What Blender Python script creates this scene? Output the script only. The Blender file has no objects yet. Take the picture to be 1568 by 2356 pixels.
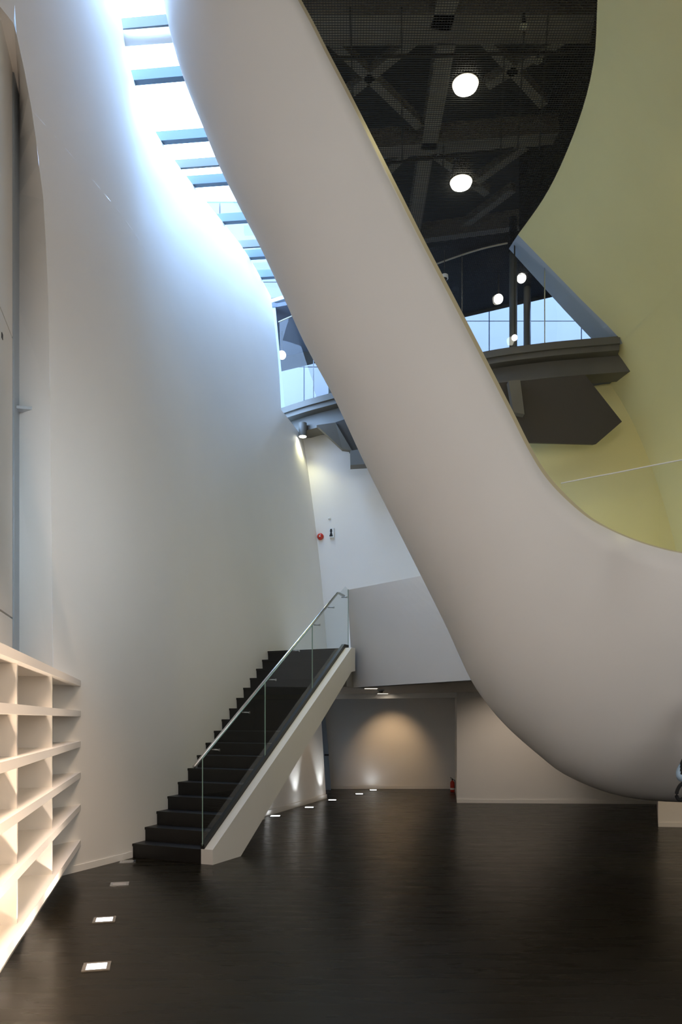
import bpy, bmesh, math
from mathutils import Vector, Matrix

C = bpy.context.scene.collection
SC = bpy.context.scene

# ------------------------------------------------------------------ camera, world, light, exposure
F = 1750.0      # focal length in pixels of the 1568x2356 frame
H = 1.6         # eye height
HOR = 1655.0    # horizon row
cam = bpy.data.cameras.new('camera')
cam.sensor_fit = 'HORIZONTAL'
cam.sensor_width = 36
cam.lens = F / 1568 * 36
cam.shift_y = (HOR - 1178) / 1568
cam.clip_end = 200
camo = bpy.data.objects.new('camera', cam)
C.objects.link(camo)
camo.location = (0, 0, H)
camo.rotation_euler = (math.pi / 2, 0, 0)
SC.camera = camo

world = bpy.data.worlds.new('sky')
SC.world = world
world.use_nodes = True
bg = world.node_tree.nodes['Background']
bg.inputs[0].default_value = (0.50, 0.78, 1.28, 1)
bg.inputs[1].default_value = 12.5

SC.view_settings.view_transform = 'Standard'
SC.view_settings.look = 'None'
SC.view_settings.gamma = 1
SC.view_settings.use_curve_mapping = False
SC.view_settings.exposure = 0.0
SC.cycles.use_denoising = True
SC.cycles.max_bounces = 10
SC.cycles.diffuse_bounces = 6
SC.cycles.transparent_max_bounces = 16
SC.cycles.sample_clamp_indirect = 8


def area(name, loc, target, sx, sy, power, col=(1, 1, 1), spread=180, portal=False):
    l = bpy.data.lights.new(name, 'AREA')
    l.shape = 'RECTANGLE'
    l.size = sx
    l.size_y = sy
    l.energy = power
    l.color = col
    l.spread = math.radians(spread)
    if portal:
        l.cycles.is_portal = True
    o = bpy.data.objects.new(name, l)
    C.objects.link(o)
    o.location = loc
    d = Vector(target) - Vector(loc)
    o.rotation_euler = d.to_track_quat('-Z', 'Y').to_euler()
    return o


def spot(name, loc, target, power, col, angle, blend=0.6, size=0.05, parent=None):
    l = bpy.data.lights.new(name, 'SPOT')
    l.energy = power
    l.color = col
    l.spot_size = math.radians(angle)
    l.spot_blend = blend
    l.shadow_soft_size = size
    o = bpy.data.objects.new(name, l)
    C.objects.link(o)
    o.location = loc
    d = Vector(target) - Vector(loc)
    o.rotation_euler = d.to_track_quat('-Z', 'Y').to_euler()
    return o


# daylight portals (help sampling of the sky through the real openings)
area('skylight_portal', (-1.9, 11.6, 10.45), (-1.9, 11.6, 0), 3.0, 8.4, 1, portal=True)
# fill lights added behind and beside the camera, no windows modelled there
area('rear_fill_light', (-2.6, -4.5, 5.0), (0.8, 8, 4.5), 4, 5, 215, (1.0, 0.94, 0.90))
area('side_fill_light', (-1.5, 1.5, 4.2), (-3.1, 7.8, 3.6), 1.6, 2.4, 12, (0.72, 0.87, 1.0), spread=34)
area('right_fill_light', (5.0, -2.8, 4.2), (-2.5, 10, 3.8), 3.5, 4.5, 225, (1.0, 0.93, 0.85))


def P(px, py, Y):
    """point at depth Y that stands behind pixel (px, py)"""
    return Vector(((px - 784) / F * Y, Y, H + (HOR - py) / F * Y))


def FL(px, py):
    """point on the floor behind pixel"""
    Y = F * H / (py - HOR)
    return Vector(((px - 784) / F * Y, Y, 0))


# ------------------------------------------------------------------ materials
def mat(name, col, rough=0.6, metal=0.0, emit=None, estr=0.0, bump=0.0, bscale=40, spec=0.5, vary=0.0, vscale=3):
    m = bpy.data.materials.new(name)
    m.use_nodes = True
    nt = m.node_tree
    b = nt.nodes['Principled BSDF']
    b.inputs['Base Color'].default_value = (*col, 1)
    b.inputs['Roughness'].default_value = rough
    b.inputs['Metallic'].default_value = metal
    b.inputs['Specular IOR Level'].default_value = spec
    tc = nt.nodes.new('ShaderNodeTexCoord')
    n = nt.nodes.new('ShaderNodeTexNoise')
    n.inputs['Scale'].default_value = bscale
    n.inputs['Detail'].default_value = 4
    nt.links.new(tc.outputs['Object'], n.inputs['Vector'])
    if bump:
        bp = nt.nodes.new('ShaderNodeBump')
        bp.inputs['Strength'].default_value = bump
        bp.inputs['Distance'].default_value = 0.01
        nt.links.new(n.outputs['Fac'], bp.inputs['Height'])
        nt.links.new(bp.outputs['Normal'], b.inputs['Normal'])
    if vary:
        n2 = nt.nodes.new('ShaderNodeTexNoise')
        n2.inputs['Scale'].default_value = vscale
        n2.inputs['Detail'].default_value = 3
        nt.links.new(tc.outputs['Object'], n2.inputs['Vector'])
        r = nt.nodes.new('ShaderNodeValToRGB')
        r.color_ramp.elements[0].position = 0.3
        r.color_ramp.elements[1].position = 0.7
        r.color_ramp.elements[0].color = (*[c * (1 - vary) for c in col], 1)
        r.color_ramp.elements[1].color = (*[min(1, c * (1 + vary)) for c in col], 1)
        nt.links.new(n2.outputs['Fac'], r.inputs['Fac'])
        nt.links.new(r.outputs['Color'], b.inputs['Base Color'])
    if emit:
        b.inputs['Emission Color'].default_value = (*emit, 1)
        b.inputs['Emission Strength'].default_value = estr
    return m


def glass_mat(name, tint=(0.9, 0.96, 0.94), refl=1.0, ior=1.5):
    m = bpy.data.materials.new(name)
    m.use_nodes = True
    nt = m.node_tree
    nt.nodes.clear()
    out = nt.nodes.new('ShaderNodeOutputMaterial')
    t = nt.nodes.new('ShaderNodeBsdfTransparent')
    t.inputs[0].default_value = (*tint, 1)
    g = nt.nodes.new('ShaderNodeBsdfGlossy')
    g.inputs['Roughness'].default_value = 0.02
    g.inputs[0].default_value = (refl, refl, refl, 1)
    f = nt.nodes.new('ShaderNodeFresnel')
    # thin sheet: the same reflectance from either side
    ge = nt.nodes.new('ShaderNodeNewGeometry')
    mr = nt.nodes.new('ShaderNodeMapRange')
    mr.inputs['To Min'].default_value = ior
    mr.inputs['To Max'].default_value = 1 / ior
    nt.links.new(ge.outputs['Backfacing'], mr.inputs['Value'])
    nt.links.new(mr.outputs[0], f.inputs[0])
    mx = nt.nodes.new('ShaderNodeMixShader')
    nt.links.new(f.outputs[0], mx.inputs[0])
    nt.links.new(t.outputs[0], mx.inputs[1])
    nt.links.new(g.outputs[0], mx.inputs[2])
    nt.links.new(mx.outputs[0], out.inputs[0])
    return m


M = {}
M['white'] = mat('white_plaster', (0.78, 0.765, 0.735), 0.62, bump=0.05, bscale=60, vary=0.012, vscale=1.5)
M['lit_yellow'] = mat('yellow_lit_plaster', (0.70, 0.63, 0.30), 0.6, bump=0.05, bscale=60, vary=0.02, vscale=1.2)  # white plaster with the ceiling lamps' cast mixed into its colour
M['hull'] = mat('hull_plaster', (0.72, 0.72, 0.715), 0.5, bump=0.03, bscale=50, vary=0.012, vscale=1.1)
M['rim'] = mat('rim_plaster', (0.50, 0.45, 0.32), 0.5)
M['shelf'] = mat('shelf_lacquer', (0.80, 0.765, 0.71), 0.35)
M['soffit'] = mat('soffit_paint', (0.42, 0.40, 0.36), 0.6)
M['step'] = mat('black_wood', (0.006, 0.005, 0.0045), 0.45, bump=0.1, bscale=30, vary=0.25, vscale=8)
M['stepn'] = mat('black_wood_nosing', (0.03, 0.028, 0.026), 0.4)
M['channel'] = mat('black_channel', (0.008, 0.008, 0.008), 0.35)
M['steel'] = mat('brushed_steel', (0.62, 0.63, 0.64), 0.22, 0.95)
M['chrome'] = mat('chrome', (0.8, 0.8, 0.8), 0.15, 1.0)
M['grey_metal'] = mat('grey_painted_metal', (0.36, 0.41, 0.46), 0.5)
M['skybeam'] = mat('blue_grey_paint', (0.075, 0.120, 0.165), 0.5)
M['baffle'] = mat('pale_grey_paint', (0.11, 0.125, 0.13), 0.5)
M['galceil'] = mat('gallery_ceiling_paint', (0.085, 0.10, 0.13), 0.6)
M['bridge'] = mat('taupe_painted_steel', (0.105, 0.098, 0.082), 0.55, vary=0.05)
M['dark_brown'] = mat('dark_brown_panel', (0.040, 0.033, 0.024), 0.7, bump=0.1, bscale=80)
M['dark'] = mat('charcoal_paint', (0.050, 0.043, 0.031), 0.8)
M['beam'] = mat('charcoal_steel', (0.30, 0.27, 0.20), 0.7)
M['mesh'] = mat('black_wire', (0.022, 0.021, 0.018), 0.6)
M['glass'] = glass_mat('clear_glass', (0.93, 0.96, 0.95))
M['tglass'] = glass_mat('stair_glass', (0.84, 0.88, 0.87), 0.9)
M['gglass'] = glass_mat('gallery_glass', (0.93, 0.96, 0.97), 0.5)
M['sglass'] = glass_mat('skylight_glass', (0.98, 0.99, 1.0), 1.0, 1.35)
M['gedge'] = mat('glass_edge', (0.28, 0.42, 0.37), 0.2)
M['lamp'] = mat('lamp_glow', (1, 1, 1), 0.5, emit=(1.0, 0.97, 0.80), estr=14)
M['globe'] = mat('globe_glow', (1, 1, 1), 0.5, emit=(1.0, 0.95, 0.85), estr=4)
M['lampw'] = mat('warm_lamp_glow', (1, 1, 1), 0.5, emit=(1.0, 0.86, 0.68), estr=5)
M['flamp'] = mat('floor_lamp_glow', (1, 1, 1), 0.4, emit=(0.92, 0.96, 1.0), estr=9)
M['flampoff'] = mat('floor_lamp_glass', (0.30, 0.29, 0.27), 0.15)
M['red'] = mat('red_enamel', (0.52, 0.030, 0.014), 0.3)
M['plastic'] = mat('white_plastic', (0.72, 0.74, 0.74), 0.4)
M['black'] = mat('black_plastic', (0.012, 0.012, 0.012), 0.45)
M['facade'] = mat('pale_facade', (0.105, 0.103, 0.108), 0.7, vary=0.03, vscale=2)
M['joint'] = mat('facade_joint', (0.06, 0.08, 0.12), 0.9)
M['cloth_black'] = mat('black_cloth', (0.010, 0.010, 0.012), 0.9, bump=0.3, bscale=120)
M['cloth_blue'] = mat('pale_blue_cloth', (0.36, 0.50, 0.66), 0.8, bump=0.3, bscale=120)
M['jeans'] = mat('denim', (0.05, 0.07, 0.13), 0.9, bump=0.3, bscale=150)
M['skin'] = mat('skin', (0.55, 0.34, 0.24), 0.5)
M['hair'] = mat('dark_hair', (0.012, 0.010, 0.009), 0.5, bump=0.6, bscale=90)
M['label'] = mat('paper_label', (0.75, 0.75, 0.70), 0.6)


def floor_material():
    m = bpy.data.materials.new('dark_polished_wood')
    m.use_nodes = True
    nt = m.node_tree
    b = nt.nodes['Principled BSDF']
    tc = nt.nodes.new('ShaderNodeTexCoord')
    mp = nt.nodes.new('ShaderNodeMapping')
    mp.inputs['Rotation'].default_value = (0, 0, math.radians(-5))
    mp.inputs['Scale'].default_value = (0.5, 4.5, 1)
    n = nt.nodes.new('ShaderNodeTexNoise')
    n.inputs['Scale'].default_value = 2.2
    n.inputs['Detail'].default_value = 6
    nt.links.new(tc.outputs['Object'], mp.inputs['Vector'])
    nt.links.new(mp.outputs[0], n.inputs['Vector'])
    r = nt.nodes.new('ShaderNodeValToRGB')
    r.color_ramp.elements[0].position = 0.32
    r.color_ramp.elements[0].color = (0.0065, 0.0050, 0.0024, 1)
    r.color_ramp.elements[1].position = 0.72
    r.color_ramp.elements[1].color = (0.0095, 0.0073, 0.0036, 1)
    nt.links.new(n.outputs['Fac'], r.inputs['Fac'])
    nt.links.new(r.outputs[0], b.inputs['Base Color'])
    rr = nt.nodes.new('ShaderNodeMapRange')
    rr.inputs['To Min'].default_value = 0.20
    rr.inputs['To Max'].default_value = 0.36
    nt.links.new(n.outputs['Fac'], rr.inputs['Value'])
    nt.links.new(rr.outputs[0], b.inputs['Roughness'])
    bp = nt.nodes.new('ShaderNodeBump')
    bp.inputs['Strength'].default_value = 0.05
    bp.inputs['Distance'].default_value = 0.01
    nt.links.new(n.outputs['Fac'], bp.inputs['Height'])
    nt.links.new(bp.outputs[0], b.inputs['Normal'])
    b.inputs['Specular IOR Level'].default_value = 0.5
    b.inputs['IOR'].default_value = 1.24
    b.inputs['Specular Tint'].default_value = (1.0, 0.86, 0.66, 1)
    return m


M['floor'] = floor_material()


# ------------------------------------------------------------------ mesh helpers
def mk(name, verts, faces, m, parent=None, smooth=False, loc=None):
    me = bpy.data.meshes.new(name)
    me.from_pydata([tuple(v) for v in verts], [], faces)
    bm = bmesh.new()
    bm.from_mesh(me)
    bmesh.ops.recalc_face_normals(bm, faces=bm.faces)
    bm.to_mesh(me)
    bm.free()
    me.materials.append(m)
    if smooth:
        for p in me.polygons:
            p.use_smooth = True
    me.update()
    o = bpy.data.objects.new(name, me)
    C.objects.link(o)
    if parent:
        o.parent = parent
        o.matrix_parent_inverse = Matrix.Translation(-parent.location)
    return o


def tag(o, label=None, cat=None, group=None, kind=None):
    if label:
        o['label'] = label
    if cat:
        o['category'] = cat
    if group:
        o['group'] = group
    if kind:
        o['kind'] = kind
    return o


def struct(o):
    o['kind'] = 'structure'
    return o


def empty(name, loc, label, cat, group=None):
    o = bpy.data.objects.new(name, None)
    o.empty_display_size = 0.1
    C.objects.link(o)
    o.location = loc
    return tag(o, label, cat, group)


def prism(bottom, top):
    """verts/faces of a prism joining two equal rings"""
    n = len(bottom)
    v = [Vector(p) for p in bottom] + [Vector(p) for p in top]
    f = [list(range(n))[::-1], list(range(n, 2 * n))]
    for i in range(n):
        j = (i + 1) % n
        f.append([i, j, n + j, n + i])
    return v, f


def slab(poly, z0, z1):
    return prism([(x, y, z0) for x, y in poly], [(x, y, z1) for x, y in poly])


def obox(c, ax, ay, az, lx, ly, lz):
    """box centred at c with half-vectors along ax, ay, az"""
    c = Vector(c)
    ax = Vector(ax).normalized() * lx / 2
    ay = Vector(ay).normalized() * ly / 2
    az = Vector(az).normalized() * lz / 2
    b = [c - ax - ay - az, c + ax - ay - az, c + ax + ay - az, c - ax + ay - az]
    t = [p + 2 * az for p in b]
    return prism(b, t)


def join(parts):
    V, Fc = [], []
    for v, f in parts:
        k = len(V)
        V += list(v)
        Fc += [[i + k for i in q] for q in f]
    return V, Fc


def bar(a, b, w, h=None, up=(0, 0, 1)):
    a, b = Vector(a), Vector(b)
    d = b - a
    up = Vector(up)
    s = d.cross(up)
    if s.length < 1e-6:
        s = d.cross(Vector((1, 0, 0)))
    s.normalize()
    u = s.cross(d).normalized()
    return obox((a + b) / 2, d, s, u, d.length, w, h or w)


def tube(pts, r, n=12, cap=True):
    pts = [Vector(p) for p in pts]
    rs = r if isinstance(r, (list, tuple)) else [r] * len(pts)
    V, Fc = [], []
    for i, p in enumerate(pts):
        d = (pts[min(i + 1, len(pts) - 1)] - pts[max(i - 1, 0)]).normalized()
        a = d.cross(Vector((0, 0, 1)))
        if a.length < 1e-3:
            a = Vector((1, 0, 0))
        a.normalize()
        b = d.cross(a)
        for k in range(n):
            t = 2 * math.pi * k / n
            V.append(p + (a * math.cos(t) + b * math.sin(t)) * rs[i])
    for i in range(len(pts) - 1):
        for k in range(n):
            l = (k + 1) % n
            Fc.append([i * n + k, i * n + l, (i + 1) * n + l, (i + 1) * n + k])
    if cap:
        Fc.append(list(range(n))[::-1])
        Fc.append([(len(pts) - 1) * n + k for k in range(n)])
    return V, Fc


def lathe(c, prof, n=24):
    """prof: (radius, z) list around vertical axis"""
    c = Vector(c)
    return tube([c + Vector((0, 0, z)) for r, z in prof], [max(r, 1e-4) for r, z in prof], n) if len(prof) > 1 else None


def grid(rows, closed=False):
    n = len(rows[0])
    V = [v for r in rows for v in r]
    Fc = []
    for i in range(len(rows) - 1):
        for k in range(n - 1):
            Fc.append([i * n + k, i * n + k + 1, (i + 1) * n + k + 1, (i + 1) * n + k])
    return V, Fc


def cr(pts, x):
    """Catmull-Rom style interpolation of table pts (x, y)"""
    if x <= pts[0][0]:
        s = (pts[1][1] - pts[0][1]) / (pts[1][0] - pts[0][0])
        return pts[0][1] + s * (x - pts[0][0])
    if x >= pts[-1][0]:
        s = (pts[-1][1] - pts[-2][1]) / (pts[-1][0] - pts[-2][0])
        return pts[-1][1] + s * (x - pts[-1][0])
    for i in range(len(pts) - 1):
        if pts[i][0] <= x <= pts[i + 1][0]:
            break
    x0, y0 = pts[i]
    x1, y1 = pts[i + 1]

    def sl(j):
        a, b = max(j - 1, 0), min(j + 1, len(pts) - 1)
        return (pts[b][1] - pts[a][1]) / (pts[b][0] - pts[a][0])
    h = x1 - x0
    t = (x - x0) / h
    m0, m1 = sl(i) * h, sl(i + 1) * h
    return (2 * t**3 - 3 * t**2 + 1) * y0 + (t**3 - 2 * t**2 + t) * m0 + (-2 * t**3 + 3 * t**2) * y1 + (t**3 - t**2) * m1


def lin(pts, x):
    if x <= pts[0][0]:
        return pts[0][1]
    for i in range(len(pts) - 1):
        if x <= pts[i + 1][0]:
            t = (x - pts[i][0]) / (pts[i + 1][0] - pts[i][0])
            return pts[i][1] + t * (pts[i + 1][1] - pts[i][1])
    return pts[-1][1]


ZR = 10.2     # underside of the roof
ZM = 9.8      # wire mesh ceiling
ZL = 2.72     # landing
ZS = 2.12     # soffit under the upper floor

# ------------------------------------------------------------------ setting
struct(mk('floor', *slab([(-6, -5.5), (10, -5.5), (10, 18.6), (-6, 18.6)], -0.2, 0), M['floor']))

BASE = [(5.5, -3.9), (7, -3.2), (7.78, -2.86), (8.75, -2.44), (10, -1.98), (11.3, -1.53), (12.56, -1.10), (14, -0.68), (15.4, -0.28), (17, 0.12)]
TOPC = [(5.5, -3.3), (7, -2.98), (8, -2.80), (9.1, -2.68), (10, -2.78), (11, -2.74), (12, -2.46), (13, -2.1), (14, -1.75), (15.44, -1.43), (17, -1.12)]


def wx(Y, z):
    b, t = cr(BASE, Y), cr(TOPC, Y)
    return b + (t - b) * (max(0, z) / ZR) ** 2


# near edge (arris) of the left wall: found on the wall surface
arr = []
for px, py in [(122, 1530), (118, 1200), (115, 900), (111, 679), (106, 573), (100, 459), (89, 374), (79, 289), (66, 212), (47, 115), (32, 55)]:
    lo, hi = 6.2, 8.6
    for _ in range(40):
        Y = (lo + hi) / 2
        z = H + (HOR - py) / F * Y
        if 784 + F * wx(Y, z) / Y < px:
            lo = Y
        else:
            hi = Y
    arr.append((z, Y))
arr = [(0, arr[0][1])] + arr
ZA = arr[-1][0]
ZA_T = ZA
zs = sorted(set([0, .5, 1, 1.5, 2.12, 3, 4] + [round(4 + .25 * i, 3) for i in range(25)] + [10.2]))


def yend(z):
    return 16.4 if z < 7.48 else 14.6 + (z - 7.9) / 2.3 * 0.85


rows = []
for z in zs:
    y0 = lin(arr, min(z, ZA))
    y1 = yend(z) if z > 2.2 else 12.2
    rows.append([Vector((wx(y0 + (y1 - y0) * (k / 40), min(z, ZR)), y0 + (y1 - y0) * (k / 40), z)) for k in range(41)])
# the part below the landing stops at the stair, the upper part runs on
low = [r for r in rows if r[0].z <= 2.12]
lo_top = []
upr = [r for r in rows if r[0].z > 2.12]
y0 = lin(arr, 2.12)
join_row = [Vector((wx(y0 + (16.4 - y0) * (k / 40), 2.12), y0 + (16.4 - y0) * (k / 40), 2.12)) for k in range(41)]
upr = [join_row] + upr
split = [r for r in upr if r[0].z < 7.48]
top_r = [r for r in upr if r[0].z >= 7.48]
def wrow(z, ye):
    ya = lin(arr, z)
    return [Vector((wx(ya + (ye - ya) * (k / 40), z), ya + (ye - ya) * (k / 40), z)) for k in range(41)]


r78 = wrow(7.475, 16.4)
r79 = wrow(7.475, 14.44)
wl = struct(mk('wall_left', *join([grid(low), grid(split + [r78]), grid([r79] + top_r), grid([[Vector((wx(y, z), y, z)) for y in [5.6 + (arr[-1][1] - 5.6) * k / 8 for k in range(9)]] for z in [ZA + (ZR - ZA) * k / 6 for k in range(7)]])]), M['white'], smooth=True))
# reveal of the tall window in the left wall
REV = (-3.33, 7.88)
rv = []
for z in [0, 2, 4, 4.78, 4.82] + [a[0] for a in arr if a[0] > 4.9]:
    Y = lin(arr, z)
    rv.append([Vector((wx(Y, z), Y, z)), Vector((REV[0], REV[1], z))])
rv.append([Vector((wx(6.6, ZA + .05), 6.6, ZA + .05)), Vector((REV[0] - .1, REV[1], ZA + .05))])
struct(mk('trim_1', *grid(rv), M['white']))
struct(mk('trim_2', *prism([(-3.33, 7.88, 0), (-3.5, 7.9, 0), (-3.45, 7.62, 0), (-3.275, 7.63, 0)],
                           [(-3.33, 7.88, 9.2), (-3.5, 7.9, 9.2), (-3.45, 7.62, 9.2), (-3.275, 7.63, 9.2)]), M['grey_metal']))
struct(mk('trim_3', *obox((-3.17, 7.82, 4.78), (.88, .2, 0), (-.2, .88, 0), (0, 0, 1), .36, .10, .03), M['grey_metal']))
# tall sliding panels closing the window
win = struct(bpy.data.objects.new('window_2', None))
C.objects.link(win)
win.location = (-3.1, 6.5, 0)
ud = Vector((-.228, .974, 0))
qd = Vector((-.974, -.228, 0))
st = Vector((-3.27, 7.60, 0))
for i, (a, b) in enumerate([(0.0, .62), (.64, 1.9), (1.92, 3.2), (3.22, 5.5)]):
    for z0, z1 in [(0.0, 2.6), (2.62, 5.4), (5.42, 9.2)]:
        c = st - ud * ((a + b) / 2) + Vector((0, 0, (z0 + z1) / 2)) + qd * .03
        mk('panel', *obox(c, ud, qd, (0, 0, 1), b - a, .04, z1 - z0), M['white'], win)
mk('backing', *obox(st - ud * 2.75 + Vector((0, 0, 4.6)) + qd * .08, ud, qd, (0, 0, 1), 5.6, .04, 9.2), M['grey_metal'], win)
mk('lintel', *obox(st - ud * 2.6 - qd * .02 + Vector((0, 0, 9.35)), ud, qd, (0, 0, 1), 6.4, .10, 2.1), M['white'], win)
mk('catch', *obox(P(2, 773, 7.1), ud, qd, (0, 0, 1), .05, .03, .05), M['black'], win)

# closed room around the viewer
struct(mk('wall_near_left', *slab([(-5.2, -5.5), (-5.0, -5.5), (-5.0, 7.9), (-5.2, 7.9)], 0, ZR + .5), M['white']))
struct(mk('wall_left_return', *slab([(-5.0, 7.9), (-3.4, 7.9), (-3.4, 8.1), (-5.0, 8.1)], 0, ZR + .5), M['white']))
struct(mk('wall_rear', *slab([(-5.2, -5.7), (10, -5.7), (10, -5.5), (-5.2, -5.5)], 0, ZR + .5), M['white']))
struct(mk('wall_right', *slab([(9.8, -5.5), (10, -5.5), (10, 18.6), (9.8, 18.6)], 0, 11.5), M['white']))
struct(mk('wall_far', *slab([(-6, 18.4), (10, 18.4), (10, 18.6), (-6, 18.6)], 0, 7.3), M['white']))
# lobby ceiling in front of the skylight
struct(mk('ceiling', *slab([(-5.2, -5.7), (10, -5.7), (10, 6.9), (-1.3, 6.9), (-1.4, 8.1), (-5.2, 8.1)], ZR, ZR + .3), M['white']))

# wall under the stair
a, b = Vector((-1.38, 12.17, 0)), Vector((-.3, 15.4, 0))
a = a + (a - b) * .55
lean = Vector((-.13, 0, ZS))
n_ = Vector((-.95, .3, 0)) * .12
struct(mk('wall_under_stair', *prism([a, b, b + n_, a + n_], [a + lean, b + lean, b + n_ + lean, a + n_ + lean]), M['white']))
bb = Vector((.02, -.006, 0))
struct(mk('baseboard_under_stair', *prism([a + bb, b + bb, b, a], [p + Vector((-.006, 0, .085)) for p in (a + bb, b + bb, b, a)]), M['white']))
# lower back room
struct(mk('wall_back', *slab([(-2.6, 17.5), (2.9, 17.5), (2.9, 17.7), (-2.6, 17.7)], 0, ZS), M['white']))
struct(mk('baseboard_back', *slab([(-.2, 17.48), (2.7, 17.48), (2.7, 17.5), (-.2, 17.5)], 0, .08), M['white']))
struct(mk('wall_lower_right', *slab([(2.22, 14.58), (5.98, 14.36), (9.8, 14.3), (9.8, 14.6), (2.7, 17.6), (2.62, 17.5)], 0, ZS), M['white']))
struct(mk('baseboard_right', *slab([(2.215, 14.56), (5.98, 14.34), (9.8, 14.28), (9.8, 14.3), (5.98, 14.36), (2.22, 14.58)], 0, .067), M['white']))
x1 = FL(1513, 1902)
struct(mk('wall_near_right', *slab([(x1.x, x1.y), (9.8, x1.y - .62), (9.8, 14.35), (x1.x + 1.25, 14.4)], 0, ZS), M['white']))
struct(mk('baseboard_near_right', *slab([(x1.x - .005, x1.y - .02), (9.8, x1.y - .64), (9.8, x1.y - .62), (x1.x, x1.y)], 0, .062), M['white']))
# main left wall baseboard
bl = [Vector((cr(BASE, y) + .012, y, 0)) for y in (7.7, 7.9, 8.2, 8.5, 8.8)]
struct(mk('baseboard_left', *join([prism([bl[i] + Vector((-.02, 0, 0)), bl[i + 1] + Vector((-.02, 0, 0)), bl[i + 1], bl[i]],
                                         [p + Vector((0, 0, .07)) for p in (bl[i] + Vector((-.02, 0, 0)), bl[i + 1] + Vector((-.02, 0, 0)), bl[i + 1], bl[i])]) for i in range(4)]), M['white']))
# grey door leaf at the end of the passage
d = struct(mk('door_1', *prism([P(700, 1818, 17.2), P(761, 1818, 17.2), P(753, 1700, 17.2), P(743, 1600, 17.2), P(690, 1600, 17.2)],
                               [p + Vector((0, .06, 0)) for p in (P(700, 1818, 17.2), P(761, 1818, 17.2), P(753, 1700, 17.2), P(743, 1600, 17.2), P(690, 1600, 17.2))]), M['grey_metal']))
mk('door_handle', *obox(P(751, 1737, 17.12), (1, 0, 0), (0, 1, 0), (0, 0, 1), .10, .06, .035), M['black'], d)

# upper floor slab: landing, ceiling of the passage
S_ = Vector((.41, .912, 0)).normalized()
P_ = Vector((.912, -.41, 0)).normalized()
O_ = Vector((-1.55, 8.42, 0))
TR = .241
RI = .16


def sp(s, p, z=0):
    return O_ + S_ * s + P_ * p + Vector((0, 0, z))


LA = sp(16 * TR + .3, -1.34)
LB = sp(16 * TR + .14, .0)
fl = [(LA.x, LA.y), (LB.x, LB.y), (.2, 12.46), (1.73, 10.1), (2.3, 9.3), (3.4, 8.9), (9.8, 8.6), (9.8, 18.5), (-4.5, 18.5), (-4.5, 13.4)]
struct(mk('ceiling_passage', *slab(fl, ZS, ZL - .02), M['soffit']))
struct(mk('floor_upper', *slab(fl, ZL - .02, ZL), M['white']))

# white parapet of the upper floor beside the landing
top = [Vector((.10, 12.12, 3.66)), Vector((1.15, 10.92, 3.66)), Vector((2.0, 9.96, 3.66))]
bot = [Vector((.20, 12.46, ZS)), Vector((1.73, 10.10, ZS)), Vector((2.25, 9.30, ZS))]
N_ = Vector((.12, .10, 0))
def along(L, t):
    k = min(int(t * 2), 1)
    return L[k].lerp(L[k + 1], t * 2 - k)


prow = []
for i in range(25):
    a_, b_ = along(top, i / 24), along(bot, i / 24)
    prow.append([a_ + N_, a_] + [a_.lerp(b_, k / 8) for k in range(1, 9)] + [b_ + N_])
V, Fc = grid(prow)
par = tag(mk('parapet', V, Fc, M['white']), 'faceted white parapet panel at the head of the stair, over the passage', 'parapet')

# upper back wall under the bridge and its right hand continuation
WB = [(-2.2, 16.2), (-.25, 15.75), (.8, 15.42), (1.8, 14.95), (2.8, 14.35), (3.8, 13.75), (4.6, 13.4), (5.4, 13.2), (6.5, 13.05), (9.8, 13.0)]
rows = [[Vector((x, y, z)) for x, y in WB] for z in (ZL - .7, 4.3, 6, 7.6)]
struct(mk('wall_upper_back', *grid([r[:5] for r in rows]), M['white'], smooth=True))
struct(mk('wall_upper_back_right', *grid([r[4:] for r in rows]), M['lit_yellow'], smooth=True))  # same wall as the white part, lamp cast carried by the colour

# leaning right wall (inside of the bowl)
CT = [(6.2, 2.30), (7.2, 2.58), (8.0, 2.75), (8.67, 2.92), (9.4, 3.13), (10.2, 3.24), (11.25, 3.25), (12.0, 3.18), (12.87, 2.99)]
OFF = [(0, 0), (.6, .5), (1.2, 1.0), (1.9, 1.59), (2.7, 2.05), (3.6, 2.40), (4.8, 2.75), (5.8, 2.95), (7.1, 3.1)]
YE = [(0, 12.87), (1.9, 12.62), (1.96, 13.9), (7.1, 13.9)]
rows, rows2 = [], []
for d_ in sorted([7.08 * i / 30 for i in range(31)] + [1.9, 1.97]):
    ye = lin(YE, d_)
    rows.append([Vector((cr(CT, y) + cr(OFF, d_), y, ZM - d_)) for y in [6.2 + (ye - 6.2) * k / 30 for k in range(31)]])
# top curb above the mesh plane
up = [[v + Vector((0, 0, 1.6)) for v in rows[0]]]
struct(mk('wall_leaning', *grid(rows), M['lit_yellow'], smooth=True))
struct(mk('trim_4', *grid([[v + Vector((.02, 0, 1.6)) for v in rows[0]], [v + Vector((0.02, 0, 0.02)) for v in rows[0]]]), M['dark'], smooth=True))
# blue-lit reveal where the leaning wall meets the glazing
edge = [r[-1] for r in rows if r[-1].z > 7.85]
edge.append(Vector((cr(CT, 12.62) + 1.62, 12.62, 7.84)))
rev = [[e for e in edge], [e + Vector((-.19 + .12 * (1 - (ZM - e.z) / 1.95), .38, 0)) for e in edge]]
struct(mk('trim_5', *grid(rev), M['grey_metal']))

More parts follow.
